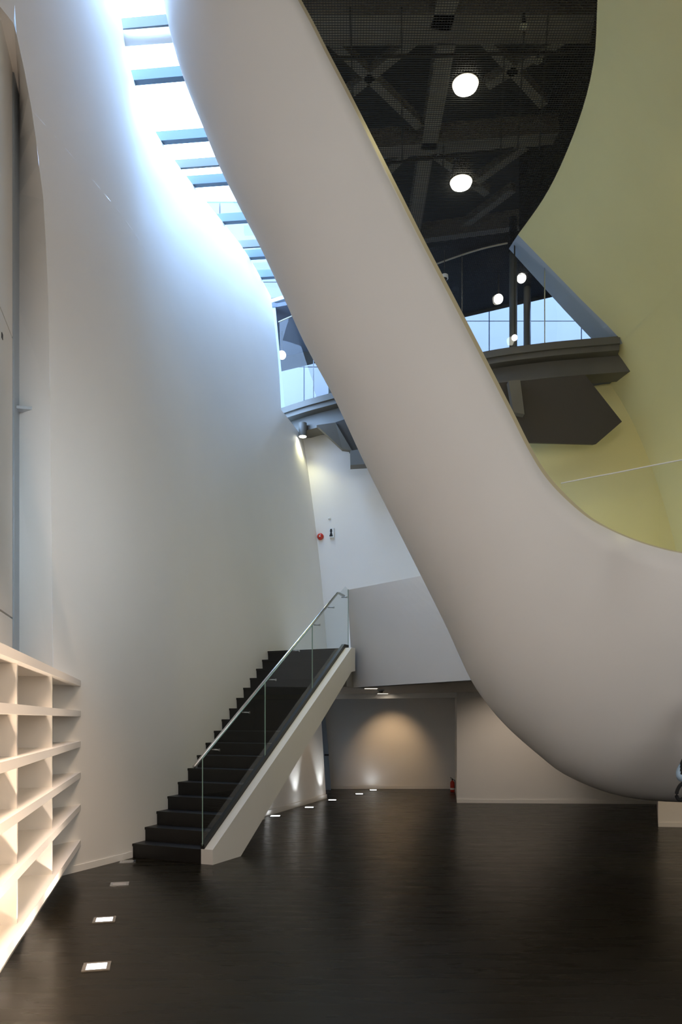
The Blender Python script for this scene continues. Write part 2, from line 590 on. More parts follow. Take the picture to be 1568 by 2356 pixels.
# ------------------------------------------------------------------ roof with skylight, wire mesh ceiling
RB = [(6.9, -1.5), (8.3, -1.45), (9.1, -1.35), (11, -1.15), (13, -.75), (15.6, -.45)]     # right edge of the skylight (Y, X)
BC = [(-2.6, 18.2), (-1.4, 17.8), (-.4, 17.3), (1.0, 16.4), (2.4, 15.45), (4.2, 14.6), (6, 14.3), (9.8, 14.2)]   # outer curve of the gallery
struct(mk('trim_6', *grid([[Vector((x, y, ZM - .05)) for y, x in RB], [Vector((x, y, ZR + .45)) for y, x in RB]]), M['white']))
struct(mk('trim_7', *grid([[Vector((x + .03, y, ZM - .05)) for y, x in RB], [Vector((x + .03, y, 11.45)) for y, x in RB]]), M['dark']))
roof = [(-1.5, 6.9), (10, 6.9), (10, 14.2)] + BC[::-1][1:-2] + [(-.45, 16.9), (-.45, 15.6)] + [(x, y) for y, x in RB[::-1]]
struct(mk('ceiling_roof', *slab(roof, 11.4, 11.6), M['dark']))
struct(mk('trim_8', *grid([[Vector((x, 6.92, z)) for x in (-1.5, 10)] for z in (ZR - .4, 11.4)]), M['dark']))
# strip of roof on the far left over the gallery, a plain soffit
struct(mk('ceiling_gallery', *slab([(-2.6, 15.62), (-1.3, 15.60), (-.2, 15.25), (1.0, 14.6), (1.0, 16.4), (-.4, 17.3), (-1.4, 17.8), (-2.6, 18.2)], ZM + .26, ZM + .34), M['galceil']))
struct(mk('wall_gallery_block', *slab([(-2.7, 15.5), (-2.55, 15.5), (-2.55, 18.3), (-2.7, 18.3)], 7.4, 10.2), M['galceil']))  # unseen wall added to keep sky light off the gallery ceiling
struct(mk('wall_left_block', *slab([(-4.7, 8.1), (-4.5, 8.1), (-4.5, 18.6), (-4.7, 18.6)], 0, 7.4), M['white']))  # unseen wall added to stop sky light leaking into the passage
struct(mk('floor_gallery', *slab([(-2.6, 16.6), (-.8, 15.8), (1.0, 14.6), (2.8, 13.6), (4.8, 13.2), (9.8, 13.2)] + BC[::-1], 7.5, 7.56), M['galceil']))
struct(mk('floor_outside_block', *slab(BC[::-1] + [(-30, 18.2), (-30, 21.2), (30, 21.2), (30, 14.2)], 7.3, 7.4), M['facade']))  # slab added to block sky light coming up from below
rows = [[Vector((x, y, z)) for x, y in BC] for z in (ZM - .06, 11.5)]
struct(mk('trim_9', *grid(rows), M['dark']))
# skylight
sky = struct(bpy.data.objects.new('window_1', None))
C.objects.link(sky)
sky.location = (-1.8, 12, ZR)
bd = Vector((1, -.1, 0)).normalized()


def skb(name, Y, z, w, h, m, dx0=-3.2, dx1=None):
    x0 = wx(Y, ZR) - .12
    x1_ = lin(RB, Y) + .02
    c = Vector(((x0 + x1_) / 2, Y - .1 * ((x0 + x1_) / 2 + 2.2), z + h / 2))
    return mk(name, *obox(c, bd, (-bd.y, bd.x, 0), (0, 0, 1), (x1_ - x0) * 1.0, w, h), m, sky)


for Y in (10.22, 11.3, 12.25, 13.2, 14.25, 14.9):
    skb('glazing_bar', Y, ZR, .09, .14, M['skybeam'])
for Y in (9.47, 11.85, 13.92):
    skb('baffle', Y, ZR + (.03 if Y < 10 else 0), .04, .13, M['baffle'])
xa, xb = wx(9.55, ZR) - .1, lin(RB, 9.55) + .05
mk('tie_tube', *tube([(xa, 9.58, 10.17), (xb, 9.45, 10.17)], .078, 20), M['white'], sky, smooth=True)
pane = [(-3.4, 6.9)] + [(x, y) for y, x in RB] + [(-1.9, 15.7), (-3.3, 12)]
mk('pane', [Vector((x, y, ZR + .30)) for x, y in pane], [list(range(len(pane)))], M['sglass'], sky)
# curb at the left and at the near end of the skylight
struct(mk('trim_11', *grid([[Vector((wx(y, ZR) - .005 - 1.6 * k, y, ZR + .0 + .10 * k)) for y in [6.3 + .45 * i for i in range(21)]] for k in range(2)]), M['white']))

# structure above the mesh: beams and cross braces
ceil = empty('roof_truss', (1.5, 11, 10.5), 'dark steel beams and cross braces above the black wire mesh', 'roof truss')
ZB = 10.55


def pb(px, py):
    Y = F * (ZB - H) / (HOR - py)
    return Vector(((px - 784) / F * Y, Y, ZB))


for (a, b, w) in [((640, 45), (1420, 40), .42), ((700, 345), (1330, 292), .24), ((800, 560), (1200, 505), .14)]:
    mk('cross_beam', *bar(pb(*a), pb(*b), w, .3), M['beam'], ceil)
for (a, b, w) in [((1040, -60), (1012, 42), .26), ((1028, 72), (985, 322), .24), ((978, 345), (945, 560), .22)]:
    mk('long_beam', *bar(pb(*a), pb(*b), w, .3), M['beam'], ceil)
for (a, b) in [((750, 75), (965, 285)), ((965, 75), (790, 220)), ((1110, 80), (1250, 235)), ((1300, 80), (1120, 190)),
               ((860, 420), (935, 345)), ((1210, 330), (1085, 420)), ((1000, 350), (1120, 440)), ((1060, 520), (1180, 430))]:
    mk('brace', *bar(pb(*a), pb(*b), .13, .13), M['beam'], ceil)
# hanger rods and conduits
for (a, b) in [((805, -40), (815, 330)), ((923, -40), (925, 360)), ((1160, 60), (1150, 330)), ((1205, 20), (1190, 300)), ((1260, -20), (1240, 300)), ((1020, 280), (1018, 360))]:
    mk('conduit', *bar(pb(*a) - Vector((0, 0, .3)), pb(*b) - Vector((0, 0, .3)), .02), M['dark'], ceil)
for (a, b) in [((700, 86), (1330, 70)), ((845, 340), (1180, 300))]:
    mk('conduit', *bar(pb(*a) - Vector((0, 0, .28)), pb(*b) - Vector((0, 0, .28)), .03), M['dark'], ceil)

# wire mesh: fine crossing wires, past counting
wires = []


def mesh_right(y):
    return cr(CT, y) + .02 if y < 12.87 else lin([(12.87, 2.99), (13.2, 3.3), (13.6, 6.0), (15, 6)], y)


def mesh_back(x):
    return lin(BC, x)


y = 6.95
while y < 17.2:
    xl = lin(RB, y) + .03 if y > 8.5 else -.2
    xr = mesh_right(y)
    # stop at the outer curve
    xs_ = [xl + (xr - xl) * k / 60 for k in range(61)]
    ok = [x for x in xs_ if mesh_back(x) > y and not (y > 14.4 and x < .9)]
    if len(ok) > 1:
        wires.append(bar((ok[0], y, ZM), (ok[-1], y, ZM), .007, .006))
    y += .034
x = -1.5
while x < 5.6:
    ys = [6.95 + .04 * k for k in range(260)]
    ok = [q for q in ys if (lin(RB, q) if q > 8.5 else -.2) < x < mesh_right(q) and mesh_back(x) > q and not (q > 14.4 and x < .9)]
    if len(ok) > 1:
        wires.append(bar((x, ok[0], ZM + .006), (x, ok[-1], ZM + .006), .006, .006))
    x += .034
wm = mk('wire_mesh', *join(wires), M['mesh'])
tag(wm, 'fine black wire mesh stretched below the dark roof beams', 'ceiling mesh', kind='stuff')


def downlight(px, py, z, r, label, power=0, col=(1, .88, .42), group=None):
    Y = F * (z - H) / (HOR - py)
    c = Vector(((px - 784) / F * Y, Y, z))
    e = empty('ceiling_lamp', (c.x, c.y, z), label, 'lamp', group)
    mk('housing', *tube([c + Vector((0, 0, .02)), c + Vector((0, 0, .30))], [r * 1.05, r * .8], 28), M['dark'], e, smooth=False)
    mk('lens', *tube([c + Vector((0, 0, -.025)), c + Vector((0, 0, .015))], [r * .9, r], 28), M['lamp'], e)
    if power:
        l = spot('ceiling_lamp_light', c + Vector((0, 0, -.05)), c + Vector((.5, 0, -3)), power * .5, col, 84, .7, r)
    return c


downlight(1070, 197, ZM - .03, .165, 'large round bright lamp in the mesh ceiling, the one nearer the top', 430)
downlight(1060, 422, ZM - .03, .165, 'large round bright lamp in the mesh ceiling, the one nearer the gallery', 430)
# added spots without lamp bodies, standing in for more lamps of this row
for lx, ly in ((1.5, 8.4), (3.6, 9.7)):
    spot('mesh_fill_light', (min(lx, 2.6), ly, 9.7), (lx + 1, ly, 0), 130, (1, .88, .42), 90, .6, .16)

for i, (px, py) in enumerate([(1204, 55), (1237, 135)]):
    c = P(px, py, F * (ZM + .1 - H) / (HOR - py))
    tag(mk('sprinkler', *tube([c + Vector((0, 0, .12)), c + Vector((0, 0, .0)), c + Vector((0, 0, -.03))], [.015, .03, .055], 16), M['steel']),
        ['small grey sprinkler head near the top edge of the mesh ceiling', 'small grey sprinkler head to the right of the upper round lamp'][i], 'sprinkler')

# ------------------------------------------------------------------ gallery bridge with glazing
FC = [(-1.6, 15.83), (-1.19, 15.49), (-.7, 15.12), (-.16, 14.77), (.6, 14.28), (1.5, 13.71), (2.45, 13.14), (3.42, 12.83), (4.0, 12.71), (4.62, 12.60)]


def fcurve(n=40, x0=-1.32, x1=4.62):
    out = []
    for i in range(n + 1):
        x = x0 + (x1 - x0) * i / n
        out.append(Vector((x, cr(FC, x), 0)))
    return out


fc = fcurve()


def offc(d):
    out = []
    for i, p in enumerate(fc):
        t = (fc[min(i + 1, len(fc) - 1)] - fc[max(i - 1, 0)]).normalized()
        out.append(p + Vector((-t.y, t.x, 0)) * d)
    return out


def ribbon(d0, z0, d1, z1, ext=0, lo=0):
    """closed strip of rectangular section along the curve; ext moves the right end outward with the wall"""
    A, B = offc(d0), offc(d1)
    a, b = lo, len(A)
    A, B = A[a:b], B[a:b]
    rows = []
    for p, q in zip(A, B):
        rows.append([p + Vector((0, 0, z0)), q + Vector((0, 0, z0)), q + Vector((0, 0, z1)), p + Vector((0, 0, z1)), p + Vector((0, 0, z0))])
    if ext:
        t = (fc[-1] - fc[-2]).normalized()
        wz = lambda z: t * max(0, (7.93 - z)) * ext
        rows[-1] = [v + wz(v.z) for v in rows[-1]]
    V, Fc = grid(rows)
    n = len(V)
    Fc.append([0, 1, 2, 3])
    Fc.append([n - 5, n - 4, n - 3, n - 2])
    return V, Fc


br = empty('gallery_bridge', (1.5, 13.7, 7.2), 'curved dark steel bridge edge carrying the glazed gallery across the void', 'bridge')
mk('ledge', *ribbon(0, 7.83, .12, 7.93), M['bridge'], br)
mk('deck', *ribbon(.12, 7.80, 2.2, 7.88), M['bridge'], br)
mk('web', *ribbon(.05, 7.74, .25, 7.83), M['bridge'], br)
mk('edge_beam', *ribbon(.25, 7.46, .62, 7.80, ext=.75), M['bridge'], br)
mk('sill', *ribbon(.02, 7.93, .10, 7.96), M['bridge'], br)

gal = struct(bpy.data.objects.new('window_3', None))
C.objects.link(gal)
gal.location = (1.5, 13.7, 7.93)
g0 = [p + Vector((0, 0, 0)) for p in offc(.06)]


def gx(px):
    """index position along glazing for a pixel column"""
    best = min(g0, key=lambda p: abs(784 + F * p.x / p.y - px))
    return g0.index(best)


ixs = [0, gx(722), gx(880), gx(1062), gx(1252), len(g0) - 1]


def gtop(p):
    # the glazing stops under the mesh; at the right it is cut by the leaning wall
    zt = ZM - .04
    xr = 2.99
    if p.x > xr:
        zt = min(zt, ZM - (p.x - xr) / 1.59 * 1.9)
    return max(zt, 7.97)


for i in range(len(ixs) - 1):
    seg = g0[ixs[i]:ixs[i + 1] + 1]
    if len(seg) < 2:
        continue
    V, Fc = grid([[p + Vector((0, 0, 7.96)) for p in seg], [Vector((p.x, p.y, gtop(p))) for p in seg]])
    mk('pane', V, Fc, M['gglass'], gal, smooth=True)
for i in ixs[1:-1]:
    p = g0[i]
    mk('mullion', *bar((p.x, p.y, 7.96), (p.x, p.y, gtop(p)), .016), M['steel'], gal)
hd = [p + Vector((0, 0, ZM - .03)) for p in g0 if p.x < 2.99]
mk('head_rail', *join([bar(hd[i], hd[i + 1], .02, .02) for i in range(len(hd) - 1)]), M['beam'], gal)
yp = 15.62
q = [P(620, 689, yp), P(632, 692, yp), P(655, 941, yp), P(646, 945, yp)]
mk('jamb', *prism(q, [v + Vector((-.05, .18, 0)) for v in q]), M['grey_metal'], gal)
q = [P(620, 689, yp), P(700, 664, yp - .25), P(703, 672, yp - .25), P(622, 697, yp)]
mk('head', *prism(q, [v + Vector((0, .12, 0)) for v in q]), M['grey_metal'], gal)


def column(px, Y, r, label, grp=None):
    X = (px - 784) / F * Y
    e = empty('column', (X, Y, 7.88), label, 'column')
    mk('shaft', *tube([(X, Y, 7.88), (X, Y, ZM + .6)], r, 24), M['bridge'], e, smooth=True)
    mk('base_plate', *tube([(X, Y, 7.88), (X, Y, 7.91)], r * 1.6, 24), M['bridge'], e)


column(1180, 13.35, .068, 'thick round dark steel column behind the gallery glass')
column(1212, 14.45, .068, 'slimmer round steel column, second one back in the gallery')
column(762, 15.3, .06, 'blue-lit steel column at the far left end of the gallery')


def globe(px, py, Y, r, label, power=25):
    c = P(px, py, Y)
    e = empty('gallery_lamp', c, label, 'lamp', )
    V = []
    mk('globe', *tube([c + Vector((0, 0, -r * math.cos(math.pi * k / 10))) for k in range(11)], [max(.002, r * math.sin(math.pi * k / 10)) for k in range(11)], 20), M['globe'], e, smooth=True)
    mk('stem', *tube([c + Vector((0, 0, r)), (c.x, c.y, 10.06 if c.x < 0 else ZM)], .012, 8), M['dark'], e)


globe(1146, 688, 14.0, .085, 'glowing white globe lamp hanging left of the gallery column')
globe(1199, 640, 14.1, .085, 'glowing white globe lamp hanging right of the gallery column')
globe(648, 817, 16.6, .09, 'glowing lamp at the far left end of the gallery')
globe(1183, 777, 13.1, .05, 'small glowing ball standing for a lamp reflection low in front of the gallery column')  # glowing ball in place of a lamp's reflection in the front glass

# dome camera hanging in the gallery
c = P(1022, 640, 13.3)
e = empty('security_camera', c, 'small white dome camera hanging in the gallery', 'camera')
mk('stem', *tube([c + Vector((0, 0, .05)), (c.x, c.y, ZM)], .008, 8), M['steel'], e)
mk('body', *tube([c + Vector((0, 0, .06)), c + Vector((0, 0, .05)), c + Vector((0, 0, -.01))], [.03, .062, .066], 20), M['plastic'], e)
mk('dome', *tube([c + Vector((0, 0, -.01)), c + Vector((0, 0, -.04)), c + Vector((0, 0, -.06))], [.05, .04, .008], 20), M['black'], e, smooth=True)

# things hanging below the bridge
hs = empty('hanging_stair', (1.6, 13.8, 6.9), 'dark boxed underside of a stair hung below the gallery bridge', 'stair underside')


def polyprism(name, pts, thick, m, parent):
    pts = [Vector(p) for p in pts]
    return mk(name, *prism(pts, [p + Vector(thick) for p in pts]), m, parent)


def onplane(ref, pts):
    # points on the plane through the three reference points, behind the given pixels
    A, B2, C2 = [P(*r) for r in ref]
    nn = (B2 - A).cross(C2 - A)
    e_ = Vector((0, 0, H))
    out = []
    for px, py in pts:
        dd = P(px, py, 1) - e_
        out.append(e_ + dd * (nn.dot(A - e_) / nn.dot(dd)))
    return out


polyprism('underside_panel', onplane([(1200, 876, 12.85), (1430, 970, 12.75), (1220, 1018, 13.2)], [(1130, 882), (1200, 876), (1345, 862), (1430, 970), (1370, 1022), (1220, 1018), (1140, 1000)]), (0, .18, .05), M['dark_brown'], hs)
polyprism('hanger', [P(1169, 876, 12.72), P(1196, 874, 12.70), P(1206, 953, 12.8), P(1181, 948, 12.8)], (0, .14, 0), M['bridge'], hs)
polyprism('brace', [P(728, 978, 15.0), P(771, 972, 14.9), P(809, 1036, 14.9), P(787, 1033, 15.0)], (0, .12, 0), M['bridge'], hs)
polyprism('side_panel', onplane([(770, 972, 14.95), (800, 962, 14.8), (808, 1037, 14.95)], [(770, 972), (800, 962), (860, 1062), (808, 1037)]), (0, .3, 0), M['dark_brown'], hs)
polyprism('end_box', onplane([(805, 1037, 14.7), (850, 1030, 14.5), (806, 1070, 14.7)], [(805, 1037), (850, 1030), (872, 1066), (806, 1070)]), (0, .25, 0), M['bridge'], hs)

# cylinder spotlight below the bridge
cs = P(696, 992, 15.35)
e = empty('spotlight', cs, 'grey cylinder spotlight fixed under the left end of the bridge', 'spotlight')
mk('can', *tube([cs + Vector((0, 0, .16)), cs + Vector((0, 0, -.11))], .082, 28), M['bridge'], e, smooth=False)
mk('lens', *tube([cs + Vector((0, 0, -.112)), cs + Vector((0, 0, -.10))], .074, 28), M['lamp'], e)
spot('spotlight_light', cs + Vector((0, 0, -.13)), cs + Vector((0, .05, -3)), 34, (1, .95, .55), 120, .7, .05)

# neighbouring building outside the gallery
nb = empty('neighbour_building', (2, 21, 0), 'pale panelled facade of the building outside the gallery', 'building')
mk('wall', *obox((2, 21.4, 10), (1, 0, 0), (0, 1, 0), (0, 0, 1), 40, .5, 12), M['joint'], nb)
xs = [-16, -11, -8.2, -5.75, -3.35, -1.02, 1.45, 4.10, 6.65, 9.2, 14, 22]
zr = [4, 7.2, 9.6, 11.35, 12.62, 13.7, 15.9]
for i in range(len(xs) - 1):
    for j in range(len(zr) - 1):
        mk('facade_panel', *obox(((xs[i] + xs[i + 1]) / 2, 21.1, (zr[j] + zr[j + 1]) / 2), (1, 0, 0), (0, 1, 0), (0, 0, 1), xs[i + 1] - xs[i] - .03, .1, zr[j + 1] - zr[j] - .02), M['facade'], nb)

# ------------------------------------------------------------------ the swooping balcony shell
SL = [(300, -340), (345, -150), (375, 0), (390, 70), (412, 150), (435, 215), (468, 295), (505, 385), (555, 485), (600, 572), (650, 680), (700, 790), (765, 910), (840, 1070), (905, 1200), (968, 1325),
      (1025, 1440), (1083, 1565), (1120, 1620), (1165, 1672), (1230, 1730), (1300, 1783), (1420, 1830), (1568, 1846), (1800, 1838), (2300, 1790)]
RL = [(500, -360), (600, -160), (685, 0), (715, 55), (745, 115), (797, 215), (850, 320), (910, 440), (970, 560), (1035, 685), (1100, 810), (1172, 950), (1215, 1035), (1250, 1092), (1290, 1138), (1350, 1190), (1400, 1218), (1450, 1240),
      (1500, 1257), (1568, 1273), (1800, 1300), (2300, 1310)]
KEY = [((300, -340), (500, -360)), ((375, 0), (685, 0)), ((555, 485), (850, 320)), ((700, 790), (1035, 685)), ((905, 1200), (1172, 950)),
       ((1083, 1565), (1290, 1138)), ((1230, 1730), (1400, 1218)), ((1568, 1846), (1568, 1273)), ((2300, 1790), (2300, 1310))]
YR = [7.45, 7.35, 7.25, 7.15, 7.05, 6.9, 6.65, 6.25, 5.4]
YS = [8.6, 8.5, 8.4, 8.3, 8.2, 8.0, 7.75, 7.3, 6.4]


def spl(L):
    """dense smooth polyline through L"""
    acc = [0]
    for i in range(1, len(L)):
        acc.append(acc[-1] + math.dist(L[i], L[i - 1]))
    tx = [(acc[i], L[i][0]) for i in range(len(L))]
    ty = [(acc[i], L[i][1]) for i in range(len(L))]
    return acc, tx, ty


sa, stx, sty = spl(SL)
ra, rtx, rty = spl(RL)
ks = [sa[SL.index(k[0])] for k in KEY]
kr = [ra[RL.index(k[1])] for k in KEY]
NT = 112
NA = 26
outer, inner, rimrow = [], [], []
for i in range(NT + 1):
    t = i / NT * (len(KEY) - 1)
    s_ = cr(list(enumerate(ks)), t)
    r_ = cr(list(enumerate(kr)), t)
    Sx, Sy = cr(stx, s_), cr(sty, s_)
    Rx, Ry = cr(rtx, r_), cr(rty, r_)
    yr_, ys_ = cr(list(enumerate(YR)), t), cr(list(enumerate(YS)), t)
    row = []
    for k in range(NA + 1):
        a_ = math.radians(128) * k / NA
        v = math.sin(a_)
        Y = yr_ + (ys_ - yr_) * (1 - math.cos(a_))
        row.append(P(Rx + (Sx - Rx) * v, Ry + (Sy - Ry) * v, Y))
    outer.append(row)
    # rim: narrow bevelled lip outside the edge
    r0, r1 = max(r_ - 2, 0), r_ + 2
    tx_, ty_ = cr(rtx, r1) - cr(rtx, r0), cr(rty, r1) - cr(rty, r0)
    L_ = math.hypot(tx_, ty_) or 1
    nx, ny = ty_ / L_, -tx_ / L_
    wdt = lin([(0, 5), (1, 7), (3, 9), (5, 8), (6, 3.5), (8, 2.5)], t)
    lip = P(Rx + nx * wdt, Ry + ny * wdt, yr_ + .05)
    rimrow.append([row[0], lip, lip + Vector((0, .12, 0)), row[0] + Vector((0, .16, 0))])
bal = empty('curved_balcony', (1.5, 7.5, 1.0), 'huge white swooping balcony shell sweeping from the roof down to the right', 'balcony')
ob = mk('shell', *grid(outer), M['hull'], bal, smooth=True)
sd = ob.modifiers.new('thickness', 'SOLIDIFY')
sd.thickness = .10
sd.offset = -1
mk('rim', *grid(rimrow), M['rim'], bal, smooth=False)

# glass balustrade standing inside the rim
bg_ = empty('glass_balustrade', (2.5, 6.8, 3.0), 'frameless glass balustrade behind the low end of the balcony rim', 'balustrade')
gt = [(1290, 1112, 7.05), (1350, 1100, 6.95), (1420, 1087, 6.82), (1500, 1071, 6.66), (1568, 1058, 6.52), (1750, 1020, 6.2), (1950, 980, 5.9)]
tb = [P(*g) for g in gt]
bb_ = []
for g in gt:
    i = min(range(NT + 1), key=lambda i: abs(784 + F * outer[i][0].x / outer[i][0].y - g[0]))
    o_ = outer[i][0]
    bb_.append(Vector((tb[gt.index(g)].x, tb[gt.index(g)].y, o_.z - .12)))
for a, b in ((0, 3), (3, 6)):
    mk('glass_panel', *grid([tb[a:b + 1], bb_[a:b + 1]]), M['glass'], bg_, smooth=True)
mk('top_edge', *tube(tb, .006, 6), M['plastic'], bg_)

# ------------------------------------------------------------------ staircase
stair = empty('staircase', sp(0, -.5), 'straight black wooden stair rising along the white wall to the landing', 'staircase')


def stair_w(k):
    # distance from the stringer to the wall at step k
    s = (k - .5) * TR
    for i in range(400):
        p = -.5 - i * .005
        v = sp(s, p)
        if v.x < wx(v.y, k * RI):
            return p - .06
    return -1.4


for k in range(1, 18):
    s0 = (k - 1) * TR
    s1 = k * TR + .04 if k < 17 else k * TR + .7
    zt = k * RI
    zb = max(0, zt - RI - .12)
    w0 = stair_w(k)
    st_ = mk('step', *prism([sp(s0 + .012, w0, zb), sp(s0 + .012, 0, zb), sp(s1, 0, zb), sp(s1, w0 - .02, zb)],
                            [sp(s0 + .012, w0, zt - .03), sp(s0 + .012, 0, zt - .03), sp(s1, 0, zt - .03), sp(s1, w0 - .02, zt - .03)]), M['step'], stair)
    mk('tread', *prism([sp(s0, w0, zt - .03), sp(s0, 0, zt - .03), sp(s1, 0, zt - .03), sp(s1, w0 - .02, zt - .03)],
                       [sp(s0, w0, zt), sp(s0, 0, zt), sp(s1, 0, zt), sp(s1, w0 - .02, zt)]), M['step'], st_)
prof = [(0, 0), (0, .165), (3.84, 2.72), (3.98, 2.72), (3.98, 2.36), (3.84, 2.34), (.58, 0)]
mk('stringer', *prism([sp(s, 0.002, z) for s, z in prof], [sp(s, .155, z) for s, z in prof]), M['white'], stair)
# closed underside
mk('underside', *prism([sp(.75, 0, 0.02), sp(3.9, 0, 2.30), sp(3.9, 0, 2.36), sp(.65, 0, .02)],
                       [sp(.75, -.98, 0.02), sp(3.9, -1.25, 2.30), sp(3.9, -1.25, 2.36), sp(.65, -.96, .02)]), M['white'], stair)
pr = [(.0, .165), (0, .215), (3.82, 2.775), (3.98, 2.775), (3.98, 2.72), (3.84, 2.72)]
mk('glass_channel', *prism([sp(s, -.006, z) for s, z in pr], [sp(s, .045, z) for s, z in pr]), M['channel'], stair)

SLP = .655
js = [0.0, 1.385, 2.735, 4.02]
for i in range(3):
    a, b = js[i] + .004, js[i + 1] - .004
    z0 = lambda s: min(.2 + .67 * s, 2.77)
    z1 = lambda s: 1.165 + SLP * min(s, 3.86)
    pts = [(a, z0(a)), (b, z0(b))] if i < 2 else [(a, z0(a)), (3.85, z0(3.85)), (b, 2.75)]
    tps = [(b, z1(b)), (a, z1(a))] if i < 2 else [(b, z1(3.86) - .03), (3.9, z1(3.86)), (a, z1(a))]
    ring = pts + tps
    g = mk('glass_panel', [sp(s, .019, z) for s, z in ring], [list(range(len(ring)))], M['tglass'], stair)
    for s_e in (a, b):
        mk('polished_edge', *bar(sp(s_e, .019, z0(s_e)), sp(s_e, .019, z1(s_e) if s_e < 3.9 else z1(3.86) - .03), .012, .006, up=P_), M['gedge'], g)
    if i < 2:
        mk('top_edge', *bar(sp(a, .019, z1(a)), sp(b, .019, z1(b)), .012, .006), M['gedge'], g)

zr_ = lambda s: 1.085 + SLP * s
hr = mk('handrail', *tube([sp(-.02, -.075, zr_(-.02)), sp(3.80, -.075, zr_(3.80)), sp(3.86, -.075, zr_(3.80) + .012), sp(4.03, -.06, zr_(3.80) - .01)], .021, 16), M['steel'], stair, smooth=True)
for s in (.32, .98, 1.64, 2.30, 2.96, 3.45, 3.95):
    z = min(zr_(s), zr_(3.8)) - .02
    mk('bracket', *tube([sp(s, -.07, z - .02), sp(s, .015, z - .025), sp(s, .035, z - .025)], [.008, .008, .016], 10), M['steel'], hr)

# ------------------------------------------------------------------ bookshelf on the left
fx = Vector((-2.75, 8.05, 0))
shf = empty('wall_shelf', (-2.6, 6, 0), 'long empty white shelving unit along the left wall, six boards high', 'shelf')
ztop = [2.01, 1.69, 1.37, 1.043, .703, .326]
dep = .42
for z in ztop:
    L0, L1 = -.02, 5.8
    c = fx - ud * ((L0 + L1) / 2) + qd * (dep / 2) + Vector((0, 0, z - .03))
    mk('shelf_board', *obox(c, ud, qd, (0, 0, 1), L1 - L0, dep, .06 if z > .5 else .065), M['shelf'], shf)
mk('back_panel', *obox(fx - ud * 2.9 + qd * (dep + .015) + Vector((0, 0, 1.0)), ud, qd, (0, 0, 1), 5.85, .03, 2.0), M['shelf'], shf)
for Yd in (6.25, 4.75, 3.25):
    s = (8.05 - Yd) / .974
    for i in range(5):
        z0, z1 = ztop[i + 1], ztop[i] - .06
        mk('divider', *obox(fx - ud * s + qd * (dep / 2 + .02) + Vector((0, 0, (z0 + z1) / 2)), ud, qd, (0, 0, 1), .035, dep - .04, z1 - z0), M['shelf'], shf)
mk('plinth', *obox(fx - ud * 2.9 + qd * .28 + Vector((0, 0, .13)), ud, qd, (0, 0, 1), 5.8, .25, .26), M['shelf'], shf)

# ------------------------------------------------------------------ lights set in the floor
def floor_lamp(px, py, size, lit, label, group=None, ang=0.0, power=0, target=None, col=(.95, .97, 1), cone=60):
    c = FL(px, py)
    e = empty('floor_light', c, label, 'floor light', group)
    ax = Vector((math.cos(ang), math.sin(ang), 0))
    ay = Vector((-math.sin(ang), math.cos(ang), 0))
    s = size
    parts = []
    for sg in (-1, 1):
        parts.append(obox(c + ax * sg * (s / 2 + .012) + Vector((0, 0, .003)), ax, ay, (0, 0, 1), .024, s + .048, .008))
        parts.append(obox(c + ay * sg * (s / 2 + .012) + Vector((0, 0, .003)), ax, ay, (0, 0, 1), s, .024, .008))
    mk('frame', *join(parts), M['steel'] if not lit else M['bridge'], e)
    mk('lens', *obox(c + Vector((0, 0, .002)), ax, ay, (0, 0, 1), s, s, .006), M['flamp'] if lit else M['flampoff'], e)
    if power:
        spot('floor_light_beam', c + Vector((0, 0, .012)), target or c + Vector((0, 0, 3)), power, col, cone, .8, .03)


AN = math.atan2(.974, -.228) - math.pi / 2
for px, py, lit, lab in [(294, 1983, 0, 'unlit square floor light beside the first stair step'), (275, 2035, 0, 'unlit square floor light between the stair foot and the lit ones'),
                         (240, 2117, 1, 'bright square floor light by the shelf, the farther lit one'), (222, 2225, 1, 'bright square floor light nearest the viewer by the shelf')]:
    c = FL(px, py)
    floor_lamp(px, py, .125, lit, lab, 'floor lights along the shelf', AN, 75 if lit else 0, c + qd * .9 + Vector((0, 0, 1.25)), (1, .82, .66), 130)
spot('shelf_floor_light', (-1.25, 3.6, .05), (-2.3, 3.9, 1.3), 190, (1, .74, .54), 110, .8, .05)
spot('unseen_shelf_light', (-.9, 3.2, 5.0), (-2.2, 4.7, .8), 1500, (1, .72, .52), 52, 1.0, .5)
spot('unseen_shelf_light', (-.7, 5.6, 4.6), (-2.7, 6.9, 1.0), 420, (1, .74, .54), 50, 1.0, .5)  # extra spot added to fill the far shelf bays, no fitting there
wallp = lambda t: Vector((-1.38, 12.17, 0)).lerp(Vector((-.3, 15.4, 0)), t)
for i, (px, py) in enumerate([(633, 1878), (711, 1858), (764, 1841), (826, 1827), (858, 1818)]):
    lab = ['bright floor light nearest the stair stringer', 'bright floor light second from the stair stringer', 'bright floor light at the corner of the wall under the stair',
           'bright floor light out in the passage, left of the last one', 'bright floor light farthest back by the passage wall'][i]
    c = FL(px, py)
    tgt = c + Vector((-.17, .05, .55)) if i < 3 else c + Vector((-.1, 1.0, .8))
    floor_lamp(px, py, .15, 1, lab, 'floor lights in the passage', 0, 34 if i < 3 else 2, tgt, (.93, .97, 1), 58)

# recessed ceiling lights and detectors in the passage ceiling
def soffit_pt(px, py):
    Y = F * (ZS - H) / (HOR - py)
    return Vector(((px - 784) / F * Y, Y, ZS))


